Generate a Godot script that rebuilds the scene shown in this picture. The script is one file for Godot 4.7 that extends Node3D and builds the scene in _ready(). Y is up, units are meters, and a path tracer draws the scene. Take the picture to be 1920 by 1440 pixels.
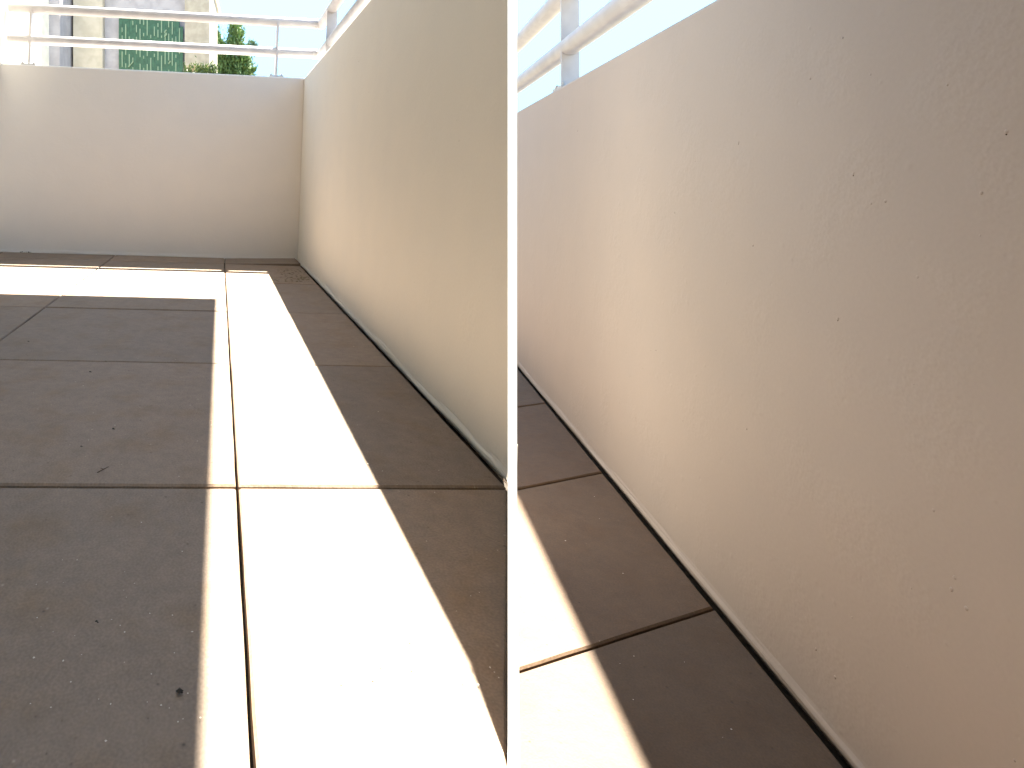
extends Node3D
# A tiled terrace with rendered parapets, and beside it a lower terrace with a parapet of its own.
# Terrace A is the upper one; terrace B lies a step lower beyond the end of A's side parapet.
# Local coordinates of a terrace: x across, y up from the tile surface, z = -(distance along the parapet).

const F := 1186.0 / 1440.0          # focal length in picture heights
const EYE := 0.438                  # camera height above terrace A
const EYE_B := 0.702                # ... above terrace B
const SIDE_A := 0.452               # inner face of A's side parapet
const BACK_A := 3.527               # inner face of A's back parapet
const TOP_A := 1.023
const SIDE_B := 0.581
const TOP_B := 1.037
const DIVIDE := 0.3895              # direction (right / forward) in which A's side parapet stops

var TA := Transform3D()
var TB := Transform3D()
var sun_dir := Vector3(0.2106, 0.997, -0.450)
var rng := RandomNumberGenerator.new()
var M := {}
var taken := {}

func _ready() -> void:
	rng.seed = 77
	frames()
	# ---------------------------------------------------------------- camera, sky, sun, exposure
	var cam := Camera3D.new()
	cam.name = "camera"
	cam.projection = Camera3D.PROJECTION_FRUSTUM
	cam.near = 0.05
	cam.far = 600.0
	cam.size = cam.near / F
	cam.frustum_offset = Vector2(470.0, -370.0) / 1186.0 * cam.near
	add_child(cam)
	cam.position = Vector3(0, EYE, 0)
	cam.current = true

	var sky_mat := ProceduralSkyMaterial.new()
	sky_mat.sky_top_color = lin(0.095, 0.175, 0.29)
	sky_mat.sky_horizon_color = lin(0.080, 0.150, 0.205)
	sky_mat.sky_curve = 0.15
	sky_mat.ground_bottom_color = Color(0.42, 0.40, 0.36)
	sky_mat.ground_horizon_color = Color(0.66, 0.68, 0.68)
	sky_mat.sun_angle_max = 8.0
	var sky := Sky.new()
	sky.sky_material = sky_mat
	var env := Environment.new()
	env.background_mode = Environment.BG_SKY
	env.sky = sky
	env.tonemap_mode = Environment.TONE_MAPPER_LINEAR
	env.tonemap_exposure = 9.8
	env.sdfgi_enabled = true
	env.ssao_enabled = true
	env.ssil_enabled = true
	var we := WorldEnvironment.new()
	we.name = "environment"
	we.environment = env
	add_child(we)

	var sun := DirectionalLight3D.new()
	sun.name = "sun"
	sun.light_color = Color(1.0, 0.97, 0.905)
	sun.light_energy = 1.6
	sun.light_angular_distance = 0.45
	sun.shadow_enabled = true
	add_child(sun)
	sun.look_at_from_position(sun_dir.normalized() * 20.0, Vector3.ZERO, Vector3.UP)

	# ---------------------------------------------------------------- the place
	materials()
	ground()
	terrace_a()
	terrace_b()
	apartment()
	railings()
	neighbours()
	greenery()
	litter()

# ==================================================================== frames
func frames() -> void:
	# right, up, forward of each terrace in (right, up, forward) of the camera
	var xa := Vector3(0.9972, -0.0363, 0.0660)
	var da := Vector3(-0.0656, 0.0118, 0.9978)
	var xb := Vector3(0.9847, 0.0018, -0.1743)
	var db := Vector3(0.1743, -0.0100, 0.9846)
	TA = frame(xa, da, EYE)
	TB = frame(xb, db, EYE_B)

func frame(x: Vector3, d: Vector3, h: float) -> Transform3D:
	var gx := Vector3(x.x, x.y, -x.z).normalized()
	var gz := -Vector3(d.x, d.y, -d.z).normalized()
	gx = (gx - gz * gx.dot(gz)).normalized()
	var gy := gz.cross(gx).normalized()
	return Transform3D(Basis(gx, gy, gz), Vector3(0, EYE, 0) - gy * h)

# the distance along A's side parapet, at height h and depth s in the wall, that lies in the direction k = right / forward
func reach(h: float, k: float, lat: float) -> float:
	var p := TA * Vector3(lat, h, 0)
	var d := -TA.basis.z
	# p.x + t d.x = k (-(p.z + t d.z))
	return (k * -p.z - p.x) / (d.x + k * d.z)

# where the direction k meets the tile plane of a terrace, at a given forward distance
func on_floor(t: Transform3D, k: float, fwd: float) -> Vector2:
	var inv := t.affine_inverse()
	var a := inv * Vector3(k * fwd, EYE, -fwd)
	var b := inv * Vector3(k * fwd, EYE - 1.0, -fwd)
	var q := a + (b - a) * (a.y / (a.y - b.y))
	return Vector2(q.x, -q.z)

func seen(px: float, py: float, fwd: float) -> Vector3:
	return Vector3((px - 490.0) / 1186.0 * fwd, EYE + (350.0 - py) / 1186.0 * fwd, -fwd)

# where the line of sight of a picture point meets a tile plane
func foot(t: Transform3D, px: float, py: float) -> Vector2:
	var inv := t.affine_inverse()
	var a := inv * Vector3(0, EYE, 0)
	var b := inv * seen(px, py, 1.0)
	var q := a + (b - a) * (a.y / (a.y - b.y))
	return Vector2(q.x, -q.z)

# ==================================================================== nodes
func numbered(called: String) -> String:
	var n: int = taken.get(called, 0)
	taken[called] = n + 1
	return called if n == 0 else "%s_%03d" % [called, n]

func thing(called: String, label: String, category: String, at := Transform3D(), group := "") -> Node3D:
	var o := Node3D.new()
	o.name = numbered(called)
	add_child(o)
	o.transform = at
	tag(o, label, category, group)
	return o

func tag(o: Node3D, label: String, category: String, group := "") -> void:
	o.set_meta("label", label)
	o.set_meta("category", category)
	if group != "":
		o.set_meta("group", group)

func setting(called: String, at := Transform3D()) -> Node3D:
	var o := Node3D.new()
	o.name = numbered(called)
	add_child(o)
	o.transform = at
	o.set_meta("kind", "structure")
	return o

func mesh_node(called: String, mesh: Mesh, mat: Material, parent: Node3D) -> MeshInstance3D:
	var o := MeshInstance3D.new()
	o.name = called if parent != self else numbered(called)
	o.mesh = mesh
	o.material_override = mat
	o.cast_shadow = GeometryInstance3D.SHADOW_CASTING_SETTING_ON
	parent.add_child(o, true)
	return o

func part(called: String, st: SurfaceTool, mat: Material, parent: Node3D) -> MeshInstance3D:
	return mesh_node(called, finish(st), mat, parent)

func mb() -> SurfaceTool:
	var st := SurfaceTool.new()
	st.begin(Mesh.PRIMITIVE_TRIANGLES)
	st.set_smooth_group(-1)
	return st

func finish(st: SurfaceTool, bare := false) -> ArrayMesh:
	st.generate_normals()
	if not bare:
		st.generate_tangents()
	return st.commit()

# ==================================================================== shapes
var uv_shift := Vector2.ZERO

func tri(st: SurfaceTool, a: Vector3, b: Vector3, c: Vector3, inside: Vector3) -> void:
	var n := (a - c).cross(a - b)
	if n.dot((a + b + c) / 3.0 - inside) < 0.0:
		var t := b
		b = c
		c = t
		n = -n
	var m := n.abs()
	for v: Vector3 in [a, b, c]:
		var uv: Vector2
		if m.y >= m.x and m.y >= m.z:
			uv = Vector2(v.x, v.z)
		elif m.x >= m.z:
			uv = Vector2(v.z, -v.y)
		else:
			uv = Vector2(v.x, -v.y)
		st.set_uv(uv + uv_shift)
		st.add_vertex(v)

func quad(st: SurfaceTool, a: Vector3, b: Vector3, c: Vector3, d: Vector3, inside: Vector3) -> void:
	tri(st, a, b, c, inside)
	tri(st, a, c, d, inside)

func inset(poly: PackedVector2Array, by: float) -> PackedVector2Array:
	var out := PackedVector2Array()
	var n := poly.size()
	var mid := Vector2.ZERO
	for p in poly:
		mid += p / n
	for i in n:
		var p0 := poly[(i + n - 1) % n]
		var p1 := poly[i]
		var p2 := poly[(i + 1) % n]
		var e1 := (p1 - p0).normalized()
		var e2 := (p2 - p1).normalized()
		var n1 := Vector2(-e1.y, e1.x)
		if n1.dot(mid - p1) < 0.0:
			n1 = -n1
		var n2 := Vector2(-e2.y, e2.x)
		if n2.dot(mid - p1) < 0.0:
			n2 = -n2
		var m := n1 + n2
		out.append(p1 + m * (by / maxf(0.3, 0.5 * m.length_squared())) )
	return out

# an upright prism over a convex outline (x, forward), with chamfered rims
func prism(st: SurfaceTool, poly: PackedVector2Array, y0: float, y1: float, top := 0.0, bottom := 0.0, tilt := Vector3.ZERO) -> void:
	var n := poly.size()
	var mid := Vector2.ZERO
	for p in poly:
		mid += p / n
	var rings := []
	var flat := [poly, y0]
	if bottom > 0.0:
		rings.append([inset(poly, bottom), y0])
		rings.append([poly, y0 + bottom])
	else:
		rings.append(flat)
	if top > 0.0:
		rings.append([poly, y1 - top])
		rings.append([inset(poly, top), y1])
	else:
		rings.append([poly, y1])
	var levels := []
	for r in rings:
		var ring := PackedVector3Array()
		for p: Vector2 in r[0]:
			ring.append(Vector3(p.x, float(r[1]) + tilt.x * (p.x - mid.x) + tilt.z * (p.y - mid.y), -p.y))
		levels.append(ring)
	var inside := Vector3(mid.x, (y0 + y1) * 0.5, -mid.y)
	for k in levels.size() - 1:
		for i in n:
			var j := (i + 1) % n
			quad(st, levels[k][i], levels[k][j], levels[k + 1][j], levels[k + 1][i], inside)
	var lo: PackedVector3Array = levels[0]
	var hi: PackedVector3Array = levels[levels.size() - 1]
	var cl := Vector3.ZERO
	var ch := Vector3.ZERO
	for i in n:
		cl += lo[i] / n
		ch += hi[i] / n
	for i in n:
		var j := (i + 1) % n
		tri(st, cl, lo[i], lo[j], inside)
		tri(st, ch, hi[i], hi[j], inside)

func rect(x0: float, x1: float, f0: float, f1: float) -> PackedVector2Array:
	return PackedVector2Array([Vector2(x0, f0), Vector2(x1, f0), Vector2(x1, f1), Vector2(x0, f1)])

func box(st: SurfaceTool, x0: float, x1: float, y0: float, y1: float, f0: float, f1: float, bevel := 0.0) -> void:
	prism(st, rect(x0, x1, f0, f1), y0, y1, bevel, bevel)

# keep the side of a line that keep points to
func clip(poly: PackedVector2Array, at: Vector2, keep: Vector2) -> PackedVector2Array:
	var out := PackedVector2Array()
	for i in poly.size():
		var a := poly[i]
		var b := poly[(i + 1) % poly.size()]
		var da := (a - at).dot(keep)
		var db := (b - at).dot(keep)
		if da >= 0.0:
			out.append(a)
		if (da > 0.0 and db < 0.0) or (da < 0.0 and db > 0.0):
			out.append(a + (b - a) * (da / (da - db)))
	var tidy := PackedVector2Array()
	for i in out.size():
		if out[i].distance_to(out[(i + 1) % out.size()]) > 0.004:
			tidy.append(out[i])
	return tidy

func area(poly: PackedVector2Array) -> float:
	var s := 0.0
	for i in poly.size():
		s += poly[i].cross(poly[(i + 1) % poly.size()])
	return absf(s) * 0.5

# points along the outline, nudged a little: the worn rim of a paving tile
func worn(poly: PackedVector2Array, step: float, by: float) -> PackedVector2Array:
	var out := PackedVector2Array()
	for i in poly.size():
		var a := poly[i]
		var b := poly[(i + 1) % poly.size()]
		var n := maxi(1, int(a.distance_to(b) / step))
		var side := (b - a).normalized().orthogonal()
		out.append(a)
		for k in range(1, n):
			out.append(a.lerp(b, float(k) / n) + side * rng.randf_range(-by, by))
	return out

func tube(st: SurfaceTool, a: Vector3, b: Vector3, r: float, r2 := -1.0, sides := 20) -> void:
	if r2 < 0.0:
		r2 = r
	var d := (b - a).normalized()
	var u := d.cross(Vector3.UP if absf(d.y) < 0.9 else Vector3.RIGHT).normalized()
	var v := d.cross(u)
	var inside := (a + b) * 0.5
	st.set_smooth_group(0)
	for i in sides:
		var t0 := TAU * i / sides
		var t1 := TAU * (i + 1) / sides
		var p0 := u * cos(t0) + v * sin(t0)
		var p1 := u * cos(t1) + v * sin(t1)
		quad(st, a + p0 * r, a + p1 * r, b + p1 * r2, b + p0 * r2, inside)
	st.set_smooth_group(-1)
	for i in sides:
		var t0 := TAU * i / sides
		var t1 := TAU * (i + 1) / sides
		var p0 := u * cos(t0) + v * sin(t0)
		var p1 := u * cos(t1) + v * sin(t1)
		tri(st, a, a + p0 * r, a + p1 * r, inside)
		tri(st, b, b + p0 * r2, b + p1 * r2, inside)

func dome(st: SurfaceTool, c: Vector3, out: Vector3, r: float, h: float, sides := 8) -> void:
	var u := out.cross(Vector3.UP if absf(out.y) < 0.9 else Vector3.RIGHT).normalized()
	var v := out.cross(u)
	var inside := c - out * r
	var rings := [[1.0, 0.0], [0.75, 0.6], [0.4, 0.9]]
	for i in sides:
		var t0 := TAU * i / sides
		var t1 := TAU * (i + 1) / sides
		var p0 := u * cos(t0) + v * sin(t0)
		var p1 := u * cos(t1) + v * sin(t1)
		for k in 2:
			var a: Array = rings[k]
			var b: Array = rings[k + 1]
			quad(st, c + p0 * r * a[0] + out * h * a[1], c + p1 * r * a[0] + out * h * a[1], c + p1 * r * b[0] + out * h * b[1], c + p0 * r * b[0] + out * h * b[1], inside)
		tri(st, c + out * h, c + p0 * r * 0.4 + out * h * 0.9, c + p1 * r * 0.4 + out * h * 0.9, inside)

# section of a rendered parapet: (depth into the wall, height), with the lip of paint along its foot and a rounded coping edge
func wall_section(top: float, thick: float, below: float) -> PackedVector2Array:
	var s := PackedVector2Array()
	s.append(Vector2(thick, -below))
	s.append(Vector2(0.032, -below))
	s.append(Vector2(0.032, -0.005))
	s.append(Vector2(-0.0008, -0.0045))
	s.append(Vector2(-0.0022, -0.002))
	s.append(Vector2(-0.0026, 0.002))
	s.append(Vector2(-0.0024, 0.0055))
	s.append(Vector2(-0.0014, 0.009))
	s.append(Vector2(-0.0005, 0.013))
	s.append(Vector2(0.0, 0.018))
	s.append(Vector2(0.0, top - 0.008))
	s.append(Vector2(0.0024, top - 0.0024))
	s.append(Vector2(0.008, top))
	s.append(Vector2(thick - 0.008, top - 0.004))
	s.append(Vector2(thick, top - 0.012))
	return s

# ==================================================================== materials
func lin(r: float, g: float, b: float) -> Color:
	return Color(r, g, b).linear_to_srgb()

func plain(c: Color, rough: float, metal := 0.0) -> StandardMaterial3D:
	var m := StandardMaterial3D.new()
	m.albedo_color = c
	m.roughness = rough
	m.metallic = metal
	return m

func noise_bytes(size: int, seed_: int, freq: float, kind := FastNoiseLite.TYPE_SIMPLEX_SMOOTH, octaves := 3) -> PackedByteArray:
	var n := FastNoiseLite.new()
	n.seed = seed_
	n.noise_type = kind
	n.frequency = freq
	n.fractal_octaves = octaves
	var im := n.get_seamless_image(size, size)
	im.convert(Image.FORMAT_L8)
	return im.get_data()

func materials() -> void:
	# painted render: soft trowel waves, fine stipple, blisters and pinholes
	var S := 1024
	var wave := noise_bytes(S, 3, 0.006)
	var fine := noise_bytes(S, 5, 0.05)
	var stip := noise_bytes(S, 8, 0.16, FastNoiseLite.TYPE_SIMPLEX_SMOOTH, 2)
	var h := PackedFloat32Array()
	h.resize(S * S)
	for i in S * S:
		var rough := 0.35 + 1.5 * clampf((wave[(i + 300 * S) % (S * S)] / 255.0 - 0.48) * 4.0, 0.0, 1.0)
		h[i] = wave[i] / 255.0 * 0.9 + (fine[i] / 255.0 * 0.34 + stip[i] / 255.0 * 0.16) * rough
	var r := RandomNumberGenerator.new()
	r.seed = 12
	for k in 240:
		var cx := r.randi_range(0, S - 1)
		var cy := r.randi_range(0, S - 1)
		var rad := r.randf_range(1.2, 3.4)
		var high := r.randf_range(0.12, 0.5) * (1.0 if r.randf() < 0.75 else -1.0)
		for dy in range(-6, 7):
			for dx in range(-6, 7):
				var q := (cy + dy + S) % S * S + (cx + dx + S) % S
				h[q] += high * exp(-(dx * dx + dy * dy) / (rad * rad))
	var hm := Image.create_from_data(S, S, false, Image.FORMAT_RF, h.to_byte_array())
	hm.bump_map_to_normal_map(2.6)
	hm.convert(Image.FORMAT_RGB8)
	var wall_normal := ImageTexture.create_from_image(hm)
	var tint := PackedByteArray()
	tint.resize(S * S * 3)
	for i in S * S:
		var v := 0.975 + 0.015 * wave[i] / 255.0 - 0.012 * (stip[i] / 255.0)
		var w := 0.004 * (wave[i] / 255.0 - 0.5)
		tint[i * 3] = int(255.0 * clampf(v + w, 0, 1))
		tint[i * 3 + 1] = int(255.0 * clampf(v, 0, 1))
		tint[i * 3 + 2] = int(255.0 * clampf(v - w * 1.5, 0, 1))
	var wall_tint := ImageTexture.create_from_image(Image.create_from_data(S, S, false, Image.FORMAT_RGB8, tint))
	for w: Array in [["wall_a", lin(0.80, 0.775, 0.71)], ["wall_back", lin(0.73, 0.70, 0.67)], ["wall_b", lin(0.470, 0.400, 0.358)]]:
		var m := plain(w[1], 0.62)
		m.albedo_texture = wall_tint
		m.normal_enabled = true
		m.normal_texture = wall_normal
		m.normal_scale = 0.22 if w[0] == "wall_b" else 0.2
		m.uv1_scale = Vector3(0.72, 0.72, 0.72)
		M[w[0]] = m

	# paving: fired stoneware with fine grain, pits, pale flecks, brownish stains
	var grain := noise_bytes(S, 21, 0.22, FastNoiseLite.TYPE_SIMPLEX_SMOOTH, 2)
	var cloud := noise_bytes(S, 22, 0.011)
	var stain := noise_bytes(S, 23, 0.0065, FastNoiseLite.TYPE_SIMPLEX_SMOOTH, 4)
	var streak := noise_bytes(S, 24, 0.035)
	var px := PackedByteArray()
	px.resize(S * S * 3)
	var th := PackedFloat32Array()
	th.resize(S * S)
	for i in S * S:
		var g := grain[i] / 255.0 - 0.5
		var c := cloud[i] / 255.0 - 0.5
		var s := clampf((stain[i] / 255.0 - 0.50) * 2.2, 0.0, 1.0) * 0.6
		var k := streak[i] / 255.0 - 0.5
		var v := 1.0 + 0.20 * g + 0.07 * c + 0.09 * k
		px[i * 3] = int(clampf(156.0 * v * (1.0 - 0.04 * s), 0, 255))
		px[i * 3 + 1] = int(clampf(138.0 * v * (1.0 - 0.10 * s), 0, 255))
		px[i * 3 + 2] = int(clampf(122.0 * v * (1.0 - 0.21 * s), 0, 255))
		th[i] = grain[i] / 255.0 * 0.30 + streak[i] / 255.0 * 0.5
	for k in 300:
		var cx := r.randi_range(0, S - 1)
		var cy := r.randi_range(0, S - 1)
		var rad := r.randf_range(0.5, 1.7)
		var pale := r.randf() < 0.28
		var amount := r.randf_range(0.2, 0.75)
		for dy in range(-4, 5):
			for dx in range(-4, 5):
				var q := (cy + dy + S) % S * S + (cx + dx + S) % S
				var a := amount * exp(-(dx * dx + dy * dy) / (rad * rad))
				var to := Vector3(215, 205, 190) if pale else Vector3(70, 56, 44)
				px[q * 3] = int(lerpf(px[q * 3], to.x, a))
				px[q * 3 + 1] = int(lerpf(px[q * 3 + 1], to.y, a))
				px[q * 3 + 2] = int(lerpf(px[q * 3 + 2], to.z, a))
				th[q] += (0.5 if pale else -0.9) * a
	var tile_tex := ImageTexture.create_from_image(Image.create_from_data(S, S, false, Image.FORMAT_RGB8, px))
	var tn := Image.create_from_data(S, S, false, Image.FORMAT_RF, th.to_byte_array())
	tn.bump_map_to_normal_map(2.2)
	tn.convert(Image.FORMAT_RGB8)
	var tile_normal := ImageTexture.create_from_image(tn)
	var tones := [Color(0.80, 0.79, 0.78), Color(0.84, 0.82, 0.80), Color(0.77, 0.76, 0.75), Color(0.81, 0.78, 0.75)]
	for k in 4:
		var m := plain(tones[k], 0.7)
		m.albedo_texture = tile_tex
		m.normal_enabled = true
		m.normal_texture = tile_normal
		m.normal_scale = 0.5
		m.uv1_scale = Vector3(1.1, 1.1, 1.1)
		M["tile%d" % k] = m
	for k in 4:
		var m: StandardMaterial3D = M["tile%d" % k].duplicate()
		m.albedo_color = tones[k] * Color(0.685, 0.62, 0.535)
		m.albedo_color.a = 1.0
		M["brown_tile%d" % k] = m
	M.bed = speckled(lin(0.012, 0.010, 0.008), lin(0.040, 0.029, 0.019), 0.9, 31, 0.09)
	M.trim = plain(lin(0.86, 0.86, 0.85), 0.35)
	M.rail = speckled(lin(0.50, 0.475, 0.48), lin(0.57, 0.545, 0.545), 0.42, 32, 0.02)
	M.plate = speckled(lin(0.45, 0.43, 0.42), lin(0.62, 0.60, 0.58), 0.5, 33, 0.05)
	M.concrete = speckled(lin(0.74, 0.71, 0.66), lin(0.80, 0.77, 0.72), 0.85, 34, 0.02)
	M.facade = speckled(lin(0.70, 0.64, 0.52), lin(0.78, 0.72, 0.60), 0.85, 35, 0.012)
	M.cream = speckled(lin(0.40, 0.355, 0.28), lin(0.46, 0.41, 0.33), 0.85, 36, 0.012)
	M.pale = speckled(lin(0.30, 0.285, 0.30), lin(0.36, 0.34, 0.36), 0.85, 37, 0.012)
	M.beige = speckled(lin(0.31, 0.265, 0.205), lin(0.37, 0.32, 0.25), 0.85, 38, 0.02)
	M.crack = plain(lin(0.07, 0.06, 0.05), 0.9)
	M.green = speckled(lin(0.017, 0.064, 0.034), lin(0.026, 0.088, 0.047), 0.6, 39, 0.03)
	M.cladding = speckled(lin(0.24, 0.22, 0.20), lin(0.30, 0.28, 0.255), 0.7, 44, 0.02)
	M.slit = plain(lin(0.17, 0.24, 0.155), 0.7)
	M.glass = plain(Color(0.05, 0.06, 0.07), 0.06)
	M.frame = plain(lin(0.72, 0.71, 0.68), 0.4)
	M.soil = speckled(lin(0.10, 0.085, 0.06), lin(0.17, 0.15, 0.10), 0.95, 40, 0.02)
	M.dark = plain(lin(0.014, 0.011, 0.009), 0.85)
	M.twig = plain(lin(0.05, 0.03, 0.02), 0.85)
	M.moss = plain(lin(0.125, 0.105, 0.05), 0.95)
	M.flake = plain(lin(0.55, 0.50, 0.43), 0.8)
	M.bark = speckled(lin(0.06, 0.042, 0.03), lin(0.12, 0.09, 0.065), 0.95, 41, 0.06)
	for leafy: Array in [["leaf", lin(0.068, 0.12, 0.026)], ["leaf_far", lin(0.075, 0.125, 0.060)], ["leaf_hedge", lin(0.042, 0.062, 0.014)]]:
		var m := plain(leafy[1], 0.7)
		m.cull_mode = BaseMaterial3D.CULL_DISABLED
		m.backlight_enabled = true
		m.backlight = lin(0.025, 0.045, 0.008)
		M[leafy[0]] = m

func speckled(a: Color, b: Color, rough: float, seed_: int, freq: float) -> StandardMaterial3D:
	var n := FastNoiseLite.new()
	n.seed = seed_
	n.frequency = freq
	n.fractal_octaves = 4
	var g := Gradient.new()
	g.set_color(0, a)
	g.set_color(1, b)
	g.set_offset(0, 0.25)
	g.set_offset(1, 0.75)
	var im := n.get_seamless_image(256, 256)
	im.convert(Image.FORMAT_L8)
	var bytes := im.get_data()
	var out := PackedByteArray()
	out.resize(256 * 256 * 3)
	for i in 256 * 256:
		var c := g.sample(bytes[i] / 255.0)
		out[i * 3] = int(c.r * 255.0)
		out[i * 3 + 1] = int(c.g * 255.0)
		out[i * 3 + 2] = int(c.b * 255.0)
	var m := plain(Color.WHITE, rough)
	m.albedo_texture = ImageTexture.create_from_image(Image.create_from_data(256, 256, false, Image.FORMAT_RGB8, out))
	m.uv1_scale = Vector3(1.5, 1.5, 1.5)
	return m

# ==================================================================== ground
func ground() -> void:
	var st := mb()
	prism(st, rect(-300, 300, -300, 300), -6.4, -6.0)
	var o := part("ground", st, M.soil, self)
	o.set_meta("kind", "structure")

# ==================================================================== paving
# each tile is a piece of its own; lo/hi carry the height of its surface and its tilt
func lay(parent: Node3D, poly: PackedVector2Array, y: float, tilt: Vector3, tone := "tile") -> void:
	if poly.size() < 3 or area(poly) < 0.0006:
		return
	uv_shift = Vector2(rng.randf(), rng.randf()) * 3.0
	var st := mb()
	prism(st, worn(poly, 0.05, 0.00055), y - 0.022, y, 0.0028, 0.0, tilt)
	uv_shift = Vector2.ZERO
	part("paving_tile", st, M["%s%d" % [tone, rng.randi_range(0, 3)]], parent)

func terrace_a() -> void:
	var floor_a := setting("terrace_floor", TA)
	var g := 0.0022                                     # half a joint
	var gr := 0.0035
	var cols := [-1.755, -1.155, -0.555, 0.041, SIDE_A - 0.0135 + g]
	var rows := [-1.50, -0.90, -0.30, 0.301, 0.901, 1.503, 2.104, 2.704, 3.286, BACK_A - 0.010 + gr]
	var e0 := on_floor(TA, DIVIDE, 0.25)
	var e1 := on_floor(TA, DIVIDE, 0.95)
	var along := (e1 - e0).normalized()
	var left := Vector2(-along.y, along.x)
	if left.x > 0.0:
		left = -left
	for i in cols.size() - 1:
		for j in rows.size() - 1:
			var p := rect(cols[i] + g, cols[i + 1] - g, rows[j] + gr, rows[j + 1] - gr)
			if cols[i] < -1.2:
				p = clip(p, Vector2(-1.17, 0), Vector2(1, 0))
			if rows[j + 1] > 0.2:
				p = clip(p, e0 + left * 0.0002, left)
			else:
				p = clip(p, Vector2(0.06, 0), Vector2(-1, 0))
			var y := rng.randf_range(-0.0012, 0.0008)
			var tilt := Vector3(rng.randf_range(-0.002, 0.002), 0, rng.randf_range(-0.002, 0.002))
			if i == 3 and j == 8:                       # the corner tile rides up towards the wall
				y = 0.006
				tilt = Vector3(0.030, 0, -0.004)
			lay(floor_a, p, y, tilt)
	# what the tiles lie on, and the slab below it, which ends as an upright edge towards the lower terrace
	var edge := [on_floor(TA, DIVIDE, 0.20) + left * 0.002, on_floor(TA, DIVIDE, 0.98) + left * 0.002]
	var st := mb()
	var near := PackedVector2Array([Vector2(-1.2, 0.20), edge[0], edge[1], Vector2(-1.2, edge[1].y)])
	prism(st, near, -0.06, -0.030)
	box(st, -1.2, SIDE_A + 0.02, -0.06, -0.030, edge[1].y + 0.001, BACK_A + 0.02)
	box(st, -1.2, 0.06, -0.06, -0.030, -1.5, 0.199)
	part("screed", st, M.bed, floor_a)
	st = mb()
	prism(st, near, -0.45, -0.061)
	box(st, -1.2, SIDE_A + 0.15, -0.45, -0.061, edge[1].y + 0.25, BACK_A + 0.15)
	box(st, -1.2, 0.06, -0.45, -0.061, -1.5, 0.199)
	part("slab", st, M.concrete, floor_a)

	# back parapet
	var sec := wall_section(TOP_A, 0.16, 0.05)
	var w := thing("parapet_wall", "cream back parapet under the two-bar railing, closing the upper terrace", "wall", TA * Transform3D(Basis(), Vector3(-0.35, 0, -BACK_A)), "rendered parapets")
	st = mb()
	sweep(st, sec, func(q: Vector2): return Vector3(-0.95, q.y, -q.x), func(q: Vector2): return Vector3(SIDE_A + 0.35 - 0.001, q.y, -q.x))
	part("render_face", st, M.wall_back, w)
	st = mb()
	for k in 5:
		blister(st, Vector3(rng.randf_range(-0.7, 0.75), rng.randf_range(0.25, 0.98), 0.0), Vector3(0, 0, 1), rng.randf_range(0.0015, 0.003))
	var bl := part("paint_blisters", st, M.wall_back, w)
	bl.set_meta("kind", "stuff")

	# side parapet: stops where the lower terrace begins; its end is cut back at a slant
	w = thing("parapet_wall", "cream side parapet running from the far corner to a white corner profile", "wall", TA * Transform3D(Basis(), Vector3(SIDE_A, 0, -2.0)), "rendered parapets")
	sec = wall_section(TOP_A + 0.001, 0.16, 0.24)
	st = mb()
	sweep(st, sec, func(q: Vector2): return Vector3(q.x, q.y, 2.0 - (reach(q.y, DIVIDE + 0.001, SIDE_A) + maxf(q.x, 0.0) * 2.7)), func(q: Vector2): return Vector3(q.x, q.y, 2.0 - BACK_A - (0.16 if q.x > 0.0 else 0.10)))
	part("render_face", st, M.wall_a, w)
	st = mb()
	box(st, 0.162, 0.174, -0.22, TOP_A - 0.03, reach(0.5, DIVIDE, SIDE_A) + 0.62 - 2.0, BACK_A - 1.84, 0.002)
	part("cladding_panel", st, M.cladding, w)
	st = mb()
	for k in 26:
		blister(st, Vector3(0.0, rng.randf_range(0.15, 0.98), rng.randf_range(-1.2, 0.9)), Vector3(-1, 0, 0), rng.randf_range(0.0012, 0.0028))
	bl = part("paint_blisters", st, M.wall_a, w)
	bl.set_meta("kind", "stuff")

	# white profile on the end of the wall and along the edge of the step
	var end := TA * Vector3(SIDE_A, 0.0, -reach(0.0, DIVIDE, SIDE_A))
	var fe := -end.z
	var t := thing("edge_profile", "slim white metal profile capping the wall end and the edge of the step", "profile", Transform3D(Basis(), Vector3(DIVIDE * fe, 0, -fe)))
	st = mb()
	var f0 := fe - 0.024
	var ox := DIVIDE * fe
	var rings := []
	for y: float in [0.001, 1.005]:
		var b := 0.091 * y                          # it follows the wall end, which stands square to the wall's own fall
		var ring := []
		for c: Array in [[DIVIDE, f0 + b], [DIVIDE + 0.0145, f0 + b], [DIVIDE + 0.0140, f0 + b + 0.05], [DIVIDE + 0.002, f0 + b + 0.04]]:
			ring.append(Vector3(c[0] * c[1] - ox, end.y + y, fe - c[1]))
		rings.append(ring)
	var heart: Vector3 = (rings[0][0] + rings[0][2] + rings[1][0] + rings[1][2]) * 0.25
	for k in 4:
		quad(st, rings[0][k], rings[0][(k + 1) % 4], rings[1][(k + 1) % 4], rings[1][k], heart)
	for ring: Array in rings:
		quad(st, ring[0], ring[1], ring[2], ring[3], heart)
	part("upright", st, M.trim, t)
	st = mb()
	var inv := t.transform.affine_inverse() * TA
	var q0 := on_floor(TA, DIVIDE, 0.20)
	var q1 := on_floor(TA, DIVIDE, f0 + 0.001)
	var q2 := q1 - left * 0.0125
	var q3 := q0 - left * 0.0062
	prism(st, PackedVector2Array([q0, q3, q2, q1]), -0.285, 0.0015, 0.0012, 0.0)
	var strip := part("edge_strip", st, M.trim, t)
	strip.transform = inv
	# raked wing panel that dies away towards the near end of the step
	st = mb()
	var wing := [[], []]
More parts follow.
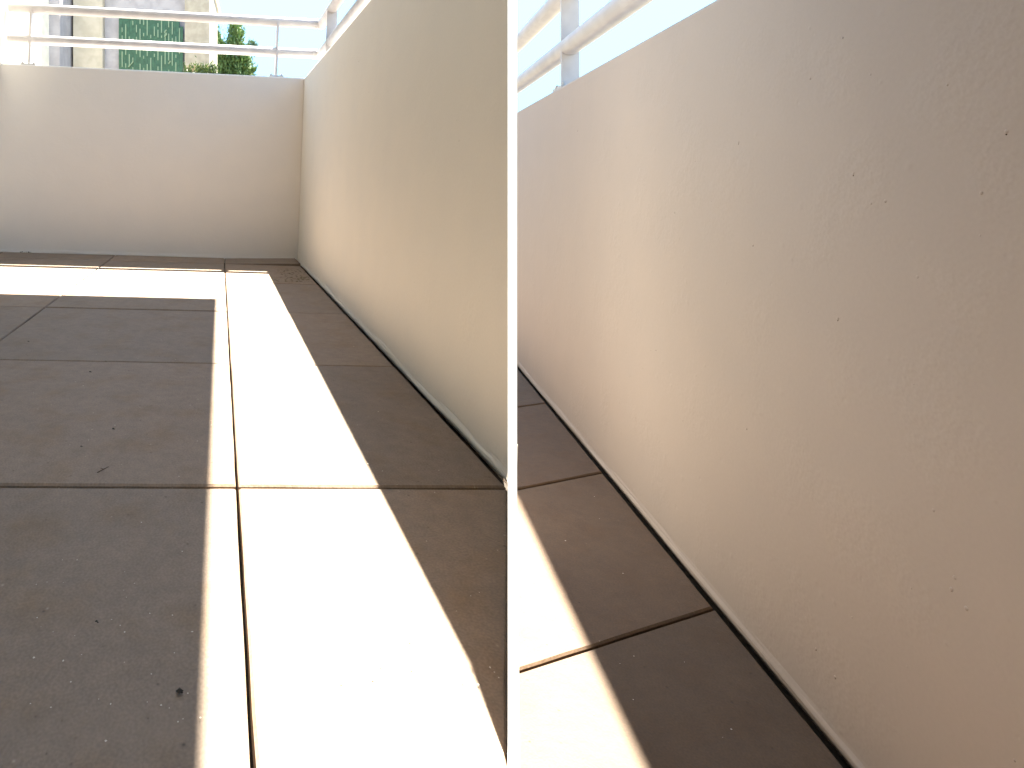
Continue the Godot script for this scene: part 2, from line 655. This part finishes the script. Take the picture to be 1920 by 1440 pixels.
	for c: Array in [[0.36, -0.02], [0.36, 0.002], [0.487, 0.004], [f0 + 0.091 * 0.985 - 0.001, 0.985], [f0 - 0.001, -0.02]]:
		var f: float = c[0]
		var y: float = end.y + 0.003 + c[1]
		wing[0].append(Vector3(DIVIDE * f - ox, y, fe - f))
		wing[1].append(Vector3((DIVIDE + 0.0148) * f - ox, y, fe - f))
	var core: Vector3 = (wing[0][1] + wing[1][2] + wing[0][3] + wing[1][4]) / 4.0
	for k in 5:
		quad(st, wing[0][k], wing[0][(k + 1) % 5], wing[1][(k + 1) % 5], wing[1][k], core)
	for side: Array in wing:
		for k in [1, 2, 3]:
			tri(st, side[4], side[k - 1], side[k], core)
	part("wing_panel", st, M.trim, t)

# two rings of the same section, joined and closed
func sweep(st: SurfaceTool, sec: PackedVector2Array, from: Callable, to: Callable) -> void:
	var n := sec.size()
	var steps := 90
	var jit := FastNoiseLite.new()
	jit.seed = 51
	jit.frequency = 0.11
	var rings := []
	for k in steps + 1:
		var ring := PackedVector3Array()
		for i in n:
			var q := sec[i]
			if q.x < 0.0 and q.y < 0.03 and k > 0 and k < steps:   # the bead of paint along the foot is uneven
				q += Vector2(jit.get_noise_2d(k * 1.0, i * 2.0) * 0.0022, jit.get_noise_2d(k * 1.0, 40.0) * 0.0028)
			ring.append((from.call(q) as Vector3).lerp(to.call(q), float(k) / steps))
		rings.append(ring)
	var a: PackedVector3Array = rings[0]
	var b: PackedVector3Array = rings[steps]
	var mid := Vector2(0.08, 0.4)
	for i in n:
		var j := (i + 1) % n
		# the outward side of this strip, from the direction of its section edge
		var e := sec[j] - sec[i]
		var o2 := Vector2(-e.y, e.x)
		if o2.dot((sec[i] + sec[j]) * 0.5 - mid) < 0.0 and absf(sec[i].x) > 0.04:
			o2 = -o2
		var m2 := (sec[i] + sec[j]) * 0.5 - o2.normalized() * 0.02
		var uneven := sec[i].y < 0.03 and sec[i].x < 0.01
		var count := steps if uneven else 1
		for k in count:
			var r0: PackedVector3Array = rings[k] if uneven else a
			var r1: PackedVector3Array = rings[k + 1] if uneven else b
			var t := (k + 0.5) / steps if uneven else 0.5
			quad(st, r0[i], r0[j], r1[j], r1[i], (from.call(m2) as Vector3).lerp(to.call(m2), t))
	var idx := Geometry2D.triangulate_polygon(sec)
	var ca := (a[0] + a[n / 2]) * 0.5
	var cb := (b[0] + b[n / 2]) * 0.5
	for k in range(0, idx.size(), 3):
		tri(st, a[idx[k]], a[idx[k + 1]], a[idx[k + 2]], cb)
		tri(st, b[idx[k]], b[idx[k + 1]], b[idx[k + 2]], ca)

func blister(st: SurfaceTool, c: Vector3, out: Vector3, r: float) -> void:
	dome(st, c - out * 0.0002, out, r, r * rng.randf_range(0.35, 0.6), 7)

# ==================================================================== lower terrace
func terrace_b() -> void:
	var floor_b := setting("lower_terrace_floor", TB)
	var u := Vector2(0.3668, 0.2113).normalized()       # joints run this way, slanting to the wall
	var v := Vector2(-u.y, u.x)
	var pitch := 0.4595
	var g := 0.0022
	var gr := 0.0031
	var start := Vector2(SIDE_B, 1.203)
	var b0 := on_floor(TB, DIVIDE + 0.004, 0.3)
	var b1 := on_floor(TB, DIVIDE + 0.004, 1.5)
	var dir := (b1 - b0).normalized()
	var right := Vector2(dir.y, -dir.x)
	var oa := to_b(Vector2(SIDE_A + 0.165, 1.4))
	var ob := to_b(Vector2(SIDE_A + 0.165, 3.0))
	var od := (ob - oa).normalized()
	var oright := Vector2(od.y, -od.x)
	var long := 0.92
	for j in range(-6, 7):
		for i in range(-2, 2):
			var c := start + v * (j * pitch) + u * (i * long - 0.60 + j * pitch * 0.576)
			var p := PackedVector2Array([c + u * g + v * gr, c + u * (long - g) + v * gr, c + u * (long - g) + v * (pitch - gr), c + u * g + v * (pitch - gr)])
			p = clip(p, Vector2(SIDE_B - 0.0150, 0), Vector2(-1, 0))
			if p.size() < 3:
				continue
			var low := 9.0
			for q in p:
				low = minf(low, q.y)
			if low > 1.35:
				p = clip(p, oa, oright)
			else:
				p = clip(p, b0, right)
			if p.size() < 3:
				continue
			p = clip(p, Vector2(0, 4.3), Vector2(0, -1))
			if p.size() < 3:
				continue
			p = clip(p, Vector2(0, -1.0), Vector2(0, 1))
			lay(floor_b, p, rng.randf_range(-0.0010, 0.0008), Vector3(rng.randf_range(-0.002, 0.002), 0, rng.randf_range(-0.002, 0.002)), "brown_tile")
	var st := mb()
	box(st, -0.35, SIDE_B + 0.02, -0.06, -0.034, -1.0, 4.3)
	part("screed", st, M.bed, floor_b)
	st = mb()
	box(st, -0.35, SIDE_B + 0.14, -0.40, -0.061, -1.0, 4.3)
	part("slab", st, M.concrete, floor_b)

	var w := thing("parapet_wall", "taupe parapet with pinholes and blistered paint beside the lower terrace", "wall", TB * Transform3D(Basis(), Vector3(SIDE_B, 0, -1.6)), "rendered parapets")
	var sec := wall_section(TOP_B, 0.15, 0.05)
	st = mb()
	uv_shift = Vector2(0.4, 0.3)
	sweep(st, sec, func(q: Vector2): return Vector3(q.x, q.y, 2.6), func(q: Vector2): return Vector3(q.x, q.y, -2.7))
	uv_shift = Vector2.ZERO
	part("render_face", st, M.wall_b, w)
	# blisters and pinholes, the larger ones where the photograph shows them
	var st2 := mb()
	for p: Vector2 in [Vector2(1083, 245), Vector2(1385, 268), Vector2(1412, 461), Vector2(1571, 600), Vector2(1784, 1108), Vector2(1530, 1219), Vector2(1566, 1272), Vector2(1580, 73), Vector2(1519, 150), Vector2(1600, 327), Vector2(1633, 384), Vector2(1887, 250), Vector2(1720, 522), Vector2(1840, 365), Vector2(1265, 400), Vector2(1220, 658), Vector2(1305, 706), Vector2(1400, 806), Vector2(1790, 1086), Vector2(1812, 1144), Vector2(1632, 142), Vector2(1776, 162), Vector2(1660, 380), Vector2(1750, 960)]:
		var q := on_wall_b(p.x, p.y)
		if q.y < 0.03 or q.y > TOP_B - 0.02:
			continue
		blister(st2, Vector3(0, q.y + 0.0016, 1.6 - q.x), Vector3(-1, 0, 0), rng.randf_range(0.0016, 0.0026))
	for k in 120:
		blister(st2, Vector3(0, rng.randf_range(0.1, 1.0), 1.6 - rng.randf_range(0.35, 2.6)), Vector3(-1, 0, 0), rng.randf_range(0.0006, 0.0016))
	part("paint_blisters", st2, M.wall_b, w).set_meta("kind", "stuff")
	st2 = mb()
	for p: Vector2 in [Vector2(1083, 246), Vector2(1385, 270), Vector2(1412, 461), Vector2(1571, 601), Vector2(1784, 1108), Vector2(1530, 1219), Vector2(1566, 1272), Vector2(1600, 329), Vector2(1887, 252), Vector2(1230, 657)]:
		var q := on_wall_b(p.x, p.y)
		dome(st2, Vector3(0.0, q.y, 1.6 - q.x), Vector3(-1, 0, 0), 0.0009, 0.0005, 7)
	part("pinholes", st2, M.twig, w).set_meta("kind", "stuff")

func to_b(p: Vector2) -> Vector2:
	var q := TB.affine_inverse() * (TA * Vector3(p.x, 0, -p.y))
	return Vector2(q.x, -q.z)

# (distance along, height) where a line of sight meets the lower parapet
func on_wall_b(px: float, py: float) -> Vector2:
	var inv := TB.affine_inverse()
	var a := inv * Vector3(0, EYE, 0)
	var b := inv * seen(px, py, 1.0)
	var q := a + (b - a) * ((SIDE_B - a.x) / (b.x - a.x))
	return Vector2(-q.z, q.y)

# ==================================================================== the building that carries the terraces
func apartment() -> void:
	var o := thing("apartment_building", "cream apartment front and ceiling slab over the upper terrace", "building", TA)
	var st := mb()
	box(st, -1.50, -1.21, -0.06, 2.3, 3.33, BACK_A + 0.16)
	box(st, -1.50, -1.21, -0.06, 2.3, -1.5, 0.4)
	box(st, -1.50, -1.21, 2.12, 2.3, 0.401, 3.329)
	part("wall", st, M.facade, o)
	# sliding window on to the terrace
	for k in 2:
		var a := 0.42 + k * 1.45
		st = mb()
		box(st, -1.30, -1.225, 0.01, 0.07, a, a + 1.44)
		box(st, -1.30, -1.225, 2.05, 2.115, a, a + 1.44)
		box(st, -1.30, -1.225, 0.071, 2.049, a, a + 0.06)
		box(st, -1.30, -1.225, 0.071, 2.049, a + 1.38, a + 1.44)
		var fr := part("window_frame", st, M.frame, o)
		st = mb()
		box(st, -1.27, -1.262, 0.071, 2.049, a + 0.061, a + 1.379)
		part("pane", st, M.glass, fr)
	st = mb()
	box(st, -1.50, 0.475, 2.301, 2.48, -1.5, 3.348, 0.004)
	part("ceiling_slab", st, M.concrete, o)
	st = mb()
	box(st, -4.5, -1.501, -5.9, 3.0, -1.5, BACK_A + 0.16)
	part("house_block", st, M.facade, o)
	st = mb()
	box(st, -1.209, 0.10, -0.06, 2.3, -1.6, -1.5)
	part("end_wall", st, M.facade, o)
	# the storey below
	st = mb()
	box(st, -1.499, 0.30, -5.9, -0.46, -0.4, BACK_A + 0.1)
	part("lower_storey", st, M.facade, o)

	# roof edge beam over the lower parapet
	var r := thing("roof_beam", "cream beam overhead along the taupe parapet on two round posts", "beam", TB * Transform3D(Basis(), Vector3(0.80, 0, -1.6)))
	st = mb()
	box(st, 0.344 + 0.1315 * 2.5 - 0.80, 0.12, 2.5, 2.68, -2.6, 2.7, 0.004)
	part("beam", st, M.concrete, r)
	for f: float in [-2.4, 2.55]:
		st = mb()
		tube(st, Vector3(-0.02, -0.35, -f), Vector3(-0.02, 2.499, -f), 0.045)
		part("post", st, M.concrete, r)

# ==================================================================== railings
func railings() -> void:
	# back parapet of the upper terrace
	var fb := BACK_A + 0.080
	var r := thing("railing", "white two-bar tube railing on the back parapet", "railing", TA * Transform3D(Basis(), Vector3(0, TOP_A, -fb)), "white tube railings")
	for d: Array in [["top_rail", 0.325], ["middle_rail", 0.152]]:
		var st := mb()
		tube(st, Vector3(-1.20, d[1], 0), Vector3(SIDE_A + 0.075, d[1], 0), 0.0265, -1, 28)
		part(d[0], st, M.rail, r)
	for x: float in [-1.075, 0.298]:
		rail_post(r, Vector3(x, 0, 0), false, 0.33)
	# side parapet of the upper terrace
	var sa := SIDE_A + 0.100
	r = thing("railing", "white two-bar tube railing on the cream side parapet", "railing", TA * Transform3D(Basis(), Vector3(sa, TOP_A, -2.6)), "white tube railings")
	for d: Array in [["top_rail", 0.325], ["middle_rail", 0.152]]:
		var st := mb()
		tube(st, Vector3(0, d[1], 2.6 - 1.62), Vector3(0, d[1], 2.6 - fb - 0.0265), 0.0265, -1, 28)
		var tb := part(d[0], st, M.rail, r)
		st = mb()
		tube(st, Vector3(-0.048, d[1], 2.6 - fb), Vector3(-0.026, d[1], 2.6 - fb), 0.0285)
		part("collar", st, M.plate, tb)
	for f: float in [3.27, 1.70]:
		rail_post(r, Vector3(0, 0, 2.6 - f), true, 0.33)
	# lower terrace
	var sb := SIDE_B + 0.052
	r = thing("railing", "white chipped two-bar tube railing above the taupe parapet", "railing", TB * Transform3D(Basis(), Vector3(sb, TOP_B, -1.6)), "white tube railings")
	for d: Array in [["top_rail", 0.330], ["middle_rail", 0.145]]:
		var st := mb()
		tube(st, Vector3(0, d[1], 2.6), Vector3(0, d[1], -2.6), 0.0315, -1, 32)
		part(d[0], st, M.rail, r)
	for f: float in [0.45, 2.205, 3.9]:
		rail_post(r, Vector3(0, 0, 1.6 - f), true, 0.335)

# a flat bar standing across the wall, on a bolted foot
func rail_post(r: Node3D, at: Vector3, across: bool, high: float) -> void:
	var hx := 0.027 if across else 0.006
	var hz := 0.006 if across else 0.027
	var st := mb()
	box(st, at.x - hx, at.x + hx, 0.008, high, -at.z - hz, -at.z + hz, 0.0015)
	var p := part("post", st, M.rail, r)
	st = mb()
	box(st, at.x - 0.040, at.x + 0.040, 0.0005, 0.0118, -at.z - 0.050, -at.z + 0.050, 0.001)
	part("base_plate", st, M.plate, p)
	for s: Vector2 in [Vector2(-1, -1), Vector2(1, 1), Vector2(-1, 1), Vector2(1, -1)]:
		st = mb()
		dome(st, Vector3(at.x + s.x * 0.030, 0.0118, at.z + s.y * 0.036), Vector3.UP, 0.008, 0.012)
		part("bolt", st, M.plate, p)

# ==================================================================== beyond the railing
func neighbours() -> void:
	# house across the way: a wing whose flank takes the sun, and a front in shade
	var f := 9.0
	var o := thing("neighbour_house", "pale cream house beyond the back railing with a green slatted shutter", "house", Transform3D(Basis(), Vector3(-2.6, -6, -f)))
	var inv := o.transform.affine_inverse()
	var g := func(px: float) -> float: return (px - 490.0) / 1186.0 * f + 2.6
	var top := seen(0, -40, f).y + 6.0
	var st := mb()
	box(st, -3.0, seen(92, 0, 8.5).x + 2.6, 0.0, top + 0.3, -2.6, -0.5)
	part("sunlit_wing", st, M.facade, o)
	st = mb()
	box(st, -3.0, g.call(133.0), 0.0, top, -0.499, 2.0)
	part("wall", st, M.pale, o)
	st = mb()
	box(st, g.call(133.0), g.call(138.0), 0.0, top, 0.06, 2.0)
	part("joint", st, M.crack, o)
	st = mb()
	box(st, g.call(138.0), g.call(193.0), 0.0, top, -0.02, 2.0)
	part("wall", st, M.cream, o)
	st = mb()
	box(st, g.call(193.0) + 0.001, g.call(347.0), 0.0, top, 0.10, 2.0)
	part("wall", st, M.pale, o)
	# shutter: upright green boards with short pale strips over their joints
	var x0: float = g.call(222.0)
	var x1: float = g.call(343.0)
	var y0 := seen(0, 150, f).y + 6.0
	var y1 := seen(0, 28, f).y + 6.0
	var n := 18
	var w := (x1 - x0) / n
	var sh := Node3D.new()
	sh.name = "shutter"
	o.add_child(sh)
	for k in n:
		var yt := y1
		if k >= n - 3:
			yt -= [0.02, 0.07, 0.16][k - n + 3]
		st = mb()
		box(st, x0 + k * w + w * 0.02, x0 + (k + 1) * w - w * 0.02, y0, yt, 0.02, 0.045, 0.002)
		part("board", st, M.green, sh)
	st = mb()
	for k in n - 1:
		var y := y0 + rng.randf_range(0.0, 0.15)
		var last := y1 - (0.16 if k > n - 4 else 0.06)
		while y < last - 0.05:
			var long := rng.randf_range(0.10, 0.26) if rng.randf() < 0.6 else rng.randf_range(0.03, 0.06)
			if rng.randf() < 0.85:
				box(st, x0 + (k + 1) * w - w * 0.14, x0 + (k + 1) * w + w * 0.14, y, minf(y + long, last), 0.008, 0.019)
			y += long + rng.randf_range(0.04, 0.14)
	for k in 7:
		var cx := x0 + rng.randf_range(0.1, 0.8)
		var cy := rng.randf_range(y0 + 0.15, y1 - 0.2)
		tube(st, Vector3(cx, cy, -0.006), Vector3(cx + 0.03, cy + 0.04, -0.006), 0.010, -1, 6)
	part("pale_slit_strips", st, M.slit, sh).set_meta("kind", "stuff")
	# bay that juts out past the shutter
	st = mb()
	box(st, g.call(347.0), g.call(393.0), seen(0, 125, f).y + 6.0, top, -0.04, 1.6, 0.01)
	part("bay", st, M.beige, o)
	st = mb()
	box(st, -3.0, g.call(396.0), top + 0.001, top + 0.12, -0.12, 2.1)
	part("roof", st, M.concrete, o)

# ==================================================================== trees
func spray(st: SurfaceTool, at: Vector3, dir: Vector3, length: float, spread: float, n: int, size: float, r: RandomNumberGenerator) -> void:
	for k in n:
		var t := pow(r.randf(), 0.8)
		var fat := spread * (0.25 + 0.75 * sin(PI * minf(1.0, t * 0.85 + 0.1)))
		var off := Vector3(r.randfn(), r.randfn(), r.randfn()) * fat * 0.5
		var c := at + dir * length * t + off
		var d := (dir * 0.9 + Vector3(r.randfn(), r.randfn() * 0.6, r.randfn()) * 0.55).normalized()
		var side := d.cross(Vector3(r.randfn(), r.randfn(), r.randfn())).normalized()
		var s := size * r.randf_range(0.6, 1.4)
		var a := c - d * s
		var b := c + side * s * 0.32
		var e := c + d * s * 1.2
		var g := c - side * s * 0.32
		for v: Vector3 in [a, b, e, a, e, g]:
			st.set_uv(Vector2(v.x, v.y))
			st.add_vertex(v)

func greenery() -> void:
	var r := RandomNumberGenerator.new()
	r.seed = 5
	var f := 15.0
	var root := seen(428, 0, f)
	root.y = -6.0
	var o := thing("conifer_tree", "green conifer with upswept sprays rising beside the house", "tree", Transform3D(Basis(), root))
	var st := mb()
	tube(st, Vector3.ZERO, Vector3(0.02, 8.0, 0), 0.16, 0.05, 9)
	tube(st, Vector3(0.02, 8.0, 0), Vector3(0.15, 10.2, 0), 0.05, 0.012, 7)
	var crown := mb()
	var tip := seen(437, 38, f) - root
	for b: Array in [[428, 150, 441, 52, 0.17, 620], [420, 150, 408, 62, 0.10, 210], [425, 140, 446, 70, 0.13, 260], [432, 132, 452, 58, 0.09, 150], [438, 150, 463, 102, 0.09, 190], [442, 145, 466, 114, 0.08, 190], [440, 152, 478, 128, 0.06, 190], [436, 132, 458, 108, 0.10, 240], [444, 152, 462, 124, 0.09, 200], [420, 150, 402, 112, 0.10, 200], [425, 150, 415, 84, 0.16, 420], [432, 150, 443, 100, 0.16, 420], [437, 120, 458, 54, 0.05, 60], [412, 95, 402, 50, 0.04, 60], [418, 122, 405, 54, 0.06, 130], [440, 112, 472, 92, 0.05, 100], [436, 96, 450, 44, 0.07, 150], [425, 155, 440, 108, 0.30, 900], [415, 160, 418, 108, 0.26, 700], [440, 160, 452, 116, 0.20, 420], [405, 160, 404, 124, 0.16, 320]]:
		var a := seen(b[0], b[1], f) - root + Vector3(0, 0, r.randf_range(-0.35, 0.35))
		var e := seen(b[2], b[3], f) - root + Vector3(0, 0, r.randf_range(-0.5, 0.5))
		spray(crown, a, (e - a).normalized(), a.distance_to(e), b[4] * 1.6, int(b[5] * 2.0), 0.048, r)
		tube(st, a, a.lerp(e, 0.7), 0.018, 0.006, 6)
	# the rest of the crown below the parapet
	for k in 46:
		var y := r.randf_range(2.2, 7.9)
		var ang := r.randf() * TAU
		var reach_ := lerpf(1.35, 0.5, (y - 2.2) / 5.7)
		var a := Vector3(0, y, 0)
		var d := Vector3(cos(ang), 0.55, sin(ang)).normalized()
		spray(crown, a, d, reach_, 0.22, 90, 0.07, r)
		tube(st, a, a + d * reach_ * 0.8, 0.02, 0.006, 5)
	part("trunk", st, M.bark, o)
	part("crown", crown, M.leaf, o)

	# a far tree top to its right
	f = 34.0
	root = seen(468, 0, f)
	root.y = -6.0
	o = thing("far_tree", "small distant tree top just above the middle rail", "tree", Transform3D(Basis(), root))
	st = mb()
	tube(st, Vector3.ZERO, seen(464, 150, f) - root, 0.2, 0.06, 8)
	part("trunk", st, M.bark, o)
	crown = mb()
	for b: Array in [[466, 92, 470, 76, 0.2, 160], [470, 92, 476, 78, 0.16, 120], [462, 90, 456, 84, 0.14, 70], [464, 150, 467, 90, 0.30, 520], [462, 150, 474, 126, 0.2, 160], [474, 90, 482, 82, 0.1, 50]]:
		var a := seen(b[0], b[1], f) - root
		var e := seen(b[2], b[3], f) - root
		spray(crown, a, (e - a).normalized(), a.distance_to(e), b[4], b[5], 0.07, r)
	part("crown", crown, M.leaf_far, o)

	# shrub in front of the bay, under the conifer
	f = 8.3
	root = seen(375, 0, f)
	root.y = -6.0
	o = thing("tall_shrub", "yellow-green shrub top below the house's jutting bay", "shrub", Transform3D(Basis(), root))
	st = mb()
	for k in 5:
		tube(st, Vector3(r.randf_range(-0.1, 0.1), 0, r.randf_range(-0.1, 0.1)), Vector3(r.randf_range(-0.3, 0.3), 7.1, r.randf_range(-0.2, 0.2)), 0.03, 0.01, 6)
	part("stems", st, M.bark, o)
	crown = mb()
	for k in 90:
		var y := r.randf_range(2.4, 7.05)
		var c := Vector3(r.randf_range(-0.36, 0.30), y, r.randf_range(-0.25, 0.25))
		spray(crown, c, Vector3(r.randfn() * 0.4, 1, r.randfn() * 0.4).normalized(), 0.32, 0.22, 60, 0.026, r)
	for b: Array in [[397, 146, 399, 122, 0.07, 220], [352, 150, 352, 131, 0.12, 260], [372, 150, 374, 131, 0.13, 300], [386, 150, 386, 129, 0.10, 260]]:
		var a := seen(b[0], b[1], f) - root
		var e := seen(b[2], b[3], f) - root
		spray(crown, a, (e - a).normalized(), a.distance_to(e), b[4], b[5], 0.026, r)
	part("crown", crown, M.leaf_hedge, o)

# ==================================================================== small litter
func litter() -> void:
	var r := RandomNumberGenerator.new()
	r.seed = 9
	# a twig on the shaded tiles
	var p := foot(TA, 194, 883)
	var o := thing("twig", "thin dark twig lying on the shaded tile near the crosswise joint", "twig", TA * Transform3D(Basis(), Vector3(p.x, 0.001, -p.y)))
	var st := mb()
	tube(st, Vector3(-0.007, 0.0010, 0.009), Vector3(0.006, 0.0018, -0.008), 0.0007, 0.0004, 6)
	part("stem", st, M.twig, o)
	st = mb()
	tube(st, Vector3(0.0, 0.0018, 0.0), Vector3(-0.005, 0.0011, -0.004), 0.0005, 0.0003, 5)
	part("side_shoot", st, M.twig, o)
	# dark crumbs, each with its own place
	var spots := [[336, 1298, 0.0032, "largest dark crumb on the shaded tile, close to the sunlit edge"], [180, 1167, 0.0022, "small black crumb alone in the middle of the near shaded tile"], [152, 838, 0.0022, "small dark crumb left of the twig on the shaded tile"], [212, 805, 0.0026, "dark crumb above the twig on the shaded tile"], [169, 698, 0.0026, "dark crumb just in front of the farther crosswise joint"], [53, 641, 0.0026, "dark crumb near the left edge on the far shaded tile"]]
	for s: Array in spots:
		p = foot(TA, s[0], s[1])
		st = mb()
		lump(st, Vector3(0, s[2] * 0.45, 0), s[2], r)
		lump(st, Vector3(s[2] * 0.8, s[2] * 0.3, s[2] * 0.5), s[2] * 0.6, r)
		o = mesh_node("crumb", finish(st), M.dark, self)
		o.transform = TA * Transform3D(Basis(), Vector3(p.x, 0.0002, -p.y))
		tag(o, s[3], "debris", "dark crumbs on the tiles")
	# dirt gathered in the far left corner
	st = mb()
	for k in 16:
		var q := Vector3(r.randf_range(-0.035, 0.03), 0.003, r.randf_range(-0.012, 0.006) * 1.5)
		lump(st, q, r.randf_range(0.002, 0.006), r)
	var dirt := mesh_node("corner_dirt", finish(st), M.dark, self)
	p = foot(TA, 48, 474)
	dirt.transform = TA * Transform3D(Basis(), Vector3(p.x, 0.0, -(BACK_A - 0.02)))
	tag(dirt, "dark dirt gathered at the foot of the back parapet", "dirt")
	dirt.set_meta("kind", "stuff")
	# moss creeping over the tile in the far corner
	st = mb()
	for k in 130:
		var x := r.randf_range(525, 585)
		p = foot(TA, x + r.randfn() * 6.0, r.randf_range(505, 529))
		if p.x > SIDE_A - 0.02:
			continue
		lump(st, Vector3(p.x, 0.0015, -p.y), r.randf_range(0.003, 0.009), r, 0.22)
	var moss := mesh_node("moss", finish(st), M.moss, self)
	moss.transform = TA
	tag(moss, "thin brownish moss on the tile in the far shaded corner", "moss")
	moss.set_meta("kind", "stuff")
	# pale grit strewn over both floors
	for t: Array in [[TA, "terrace_grit", "pale grit strewn over the upper terrace tiles", [[40, 600, 400, 1400, 75], [640, 640, 940, 1380, 40]]], [TB, "lower_terrace_grit", "pale grit strewn over the lower terrace tiles", [[985, 760, 1420, 1390, 30]]]]:
		st = mb()
		for z: Array in t[3]:
			for k in int(z[4]):
				var x := r.randf_range(z[0], z[2])
				var y := r.randf_range(z[1], z[3])
				p = foot(t[0], x, y)
				if t[0] == TA and p.x > SIDE_A - 0.02 or t[0] == TB and p.x > SIDE_B - 0.02:
					continue
				lump(st, Vector3(p.x, 0.0014, -p.y), r.randf_range(0.0004, 0.0010) * (1.0 + 0.5 * p.y), r, 0.45)
		var grit := mesh_node(t[1], finish(st), M.flake, self)
		grit.transform = t[0]
		tag(grit, t[2], "grit")
		grit.set_meta("kind", "stuff")

func lump(st: SurfaceTool, c: Vector3, s: float, r: RandomNumberGenerator, flat := 0.7) -> void:
	var pts := PackedVector3Array()
	for d: Vector3 in [Vector3.RIGHT, Vector3.BACK, Vector3.LEFT, Vector3.FORWARD]:
		pts.append(c + d * s * r.randf_range(0.5, 1.3) + Vector3(0, r.randf_range(-0.2, 0.2) * s * flat, 0))
	var up := c + Vector3(0, s * flat * r.randf_range(0.5, 1.0), 0)
	var dn := c - Vector3(0, s * flat * 0.6, 0)
	for i in 4:
		tri(st, pts[i], pts[(i + 1) % 4], up, c)
		tri(st, pts[i], pts[(i + 1) % 4], dn, c)
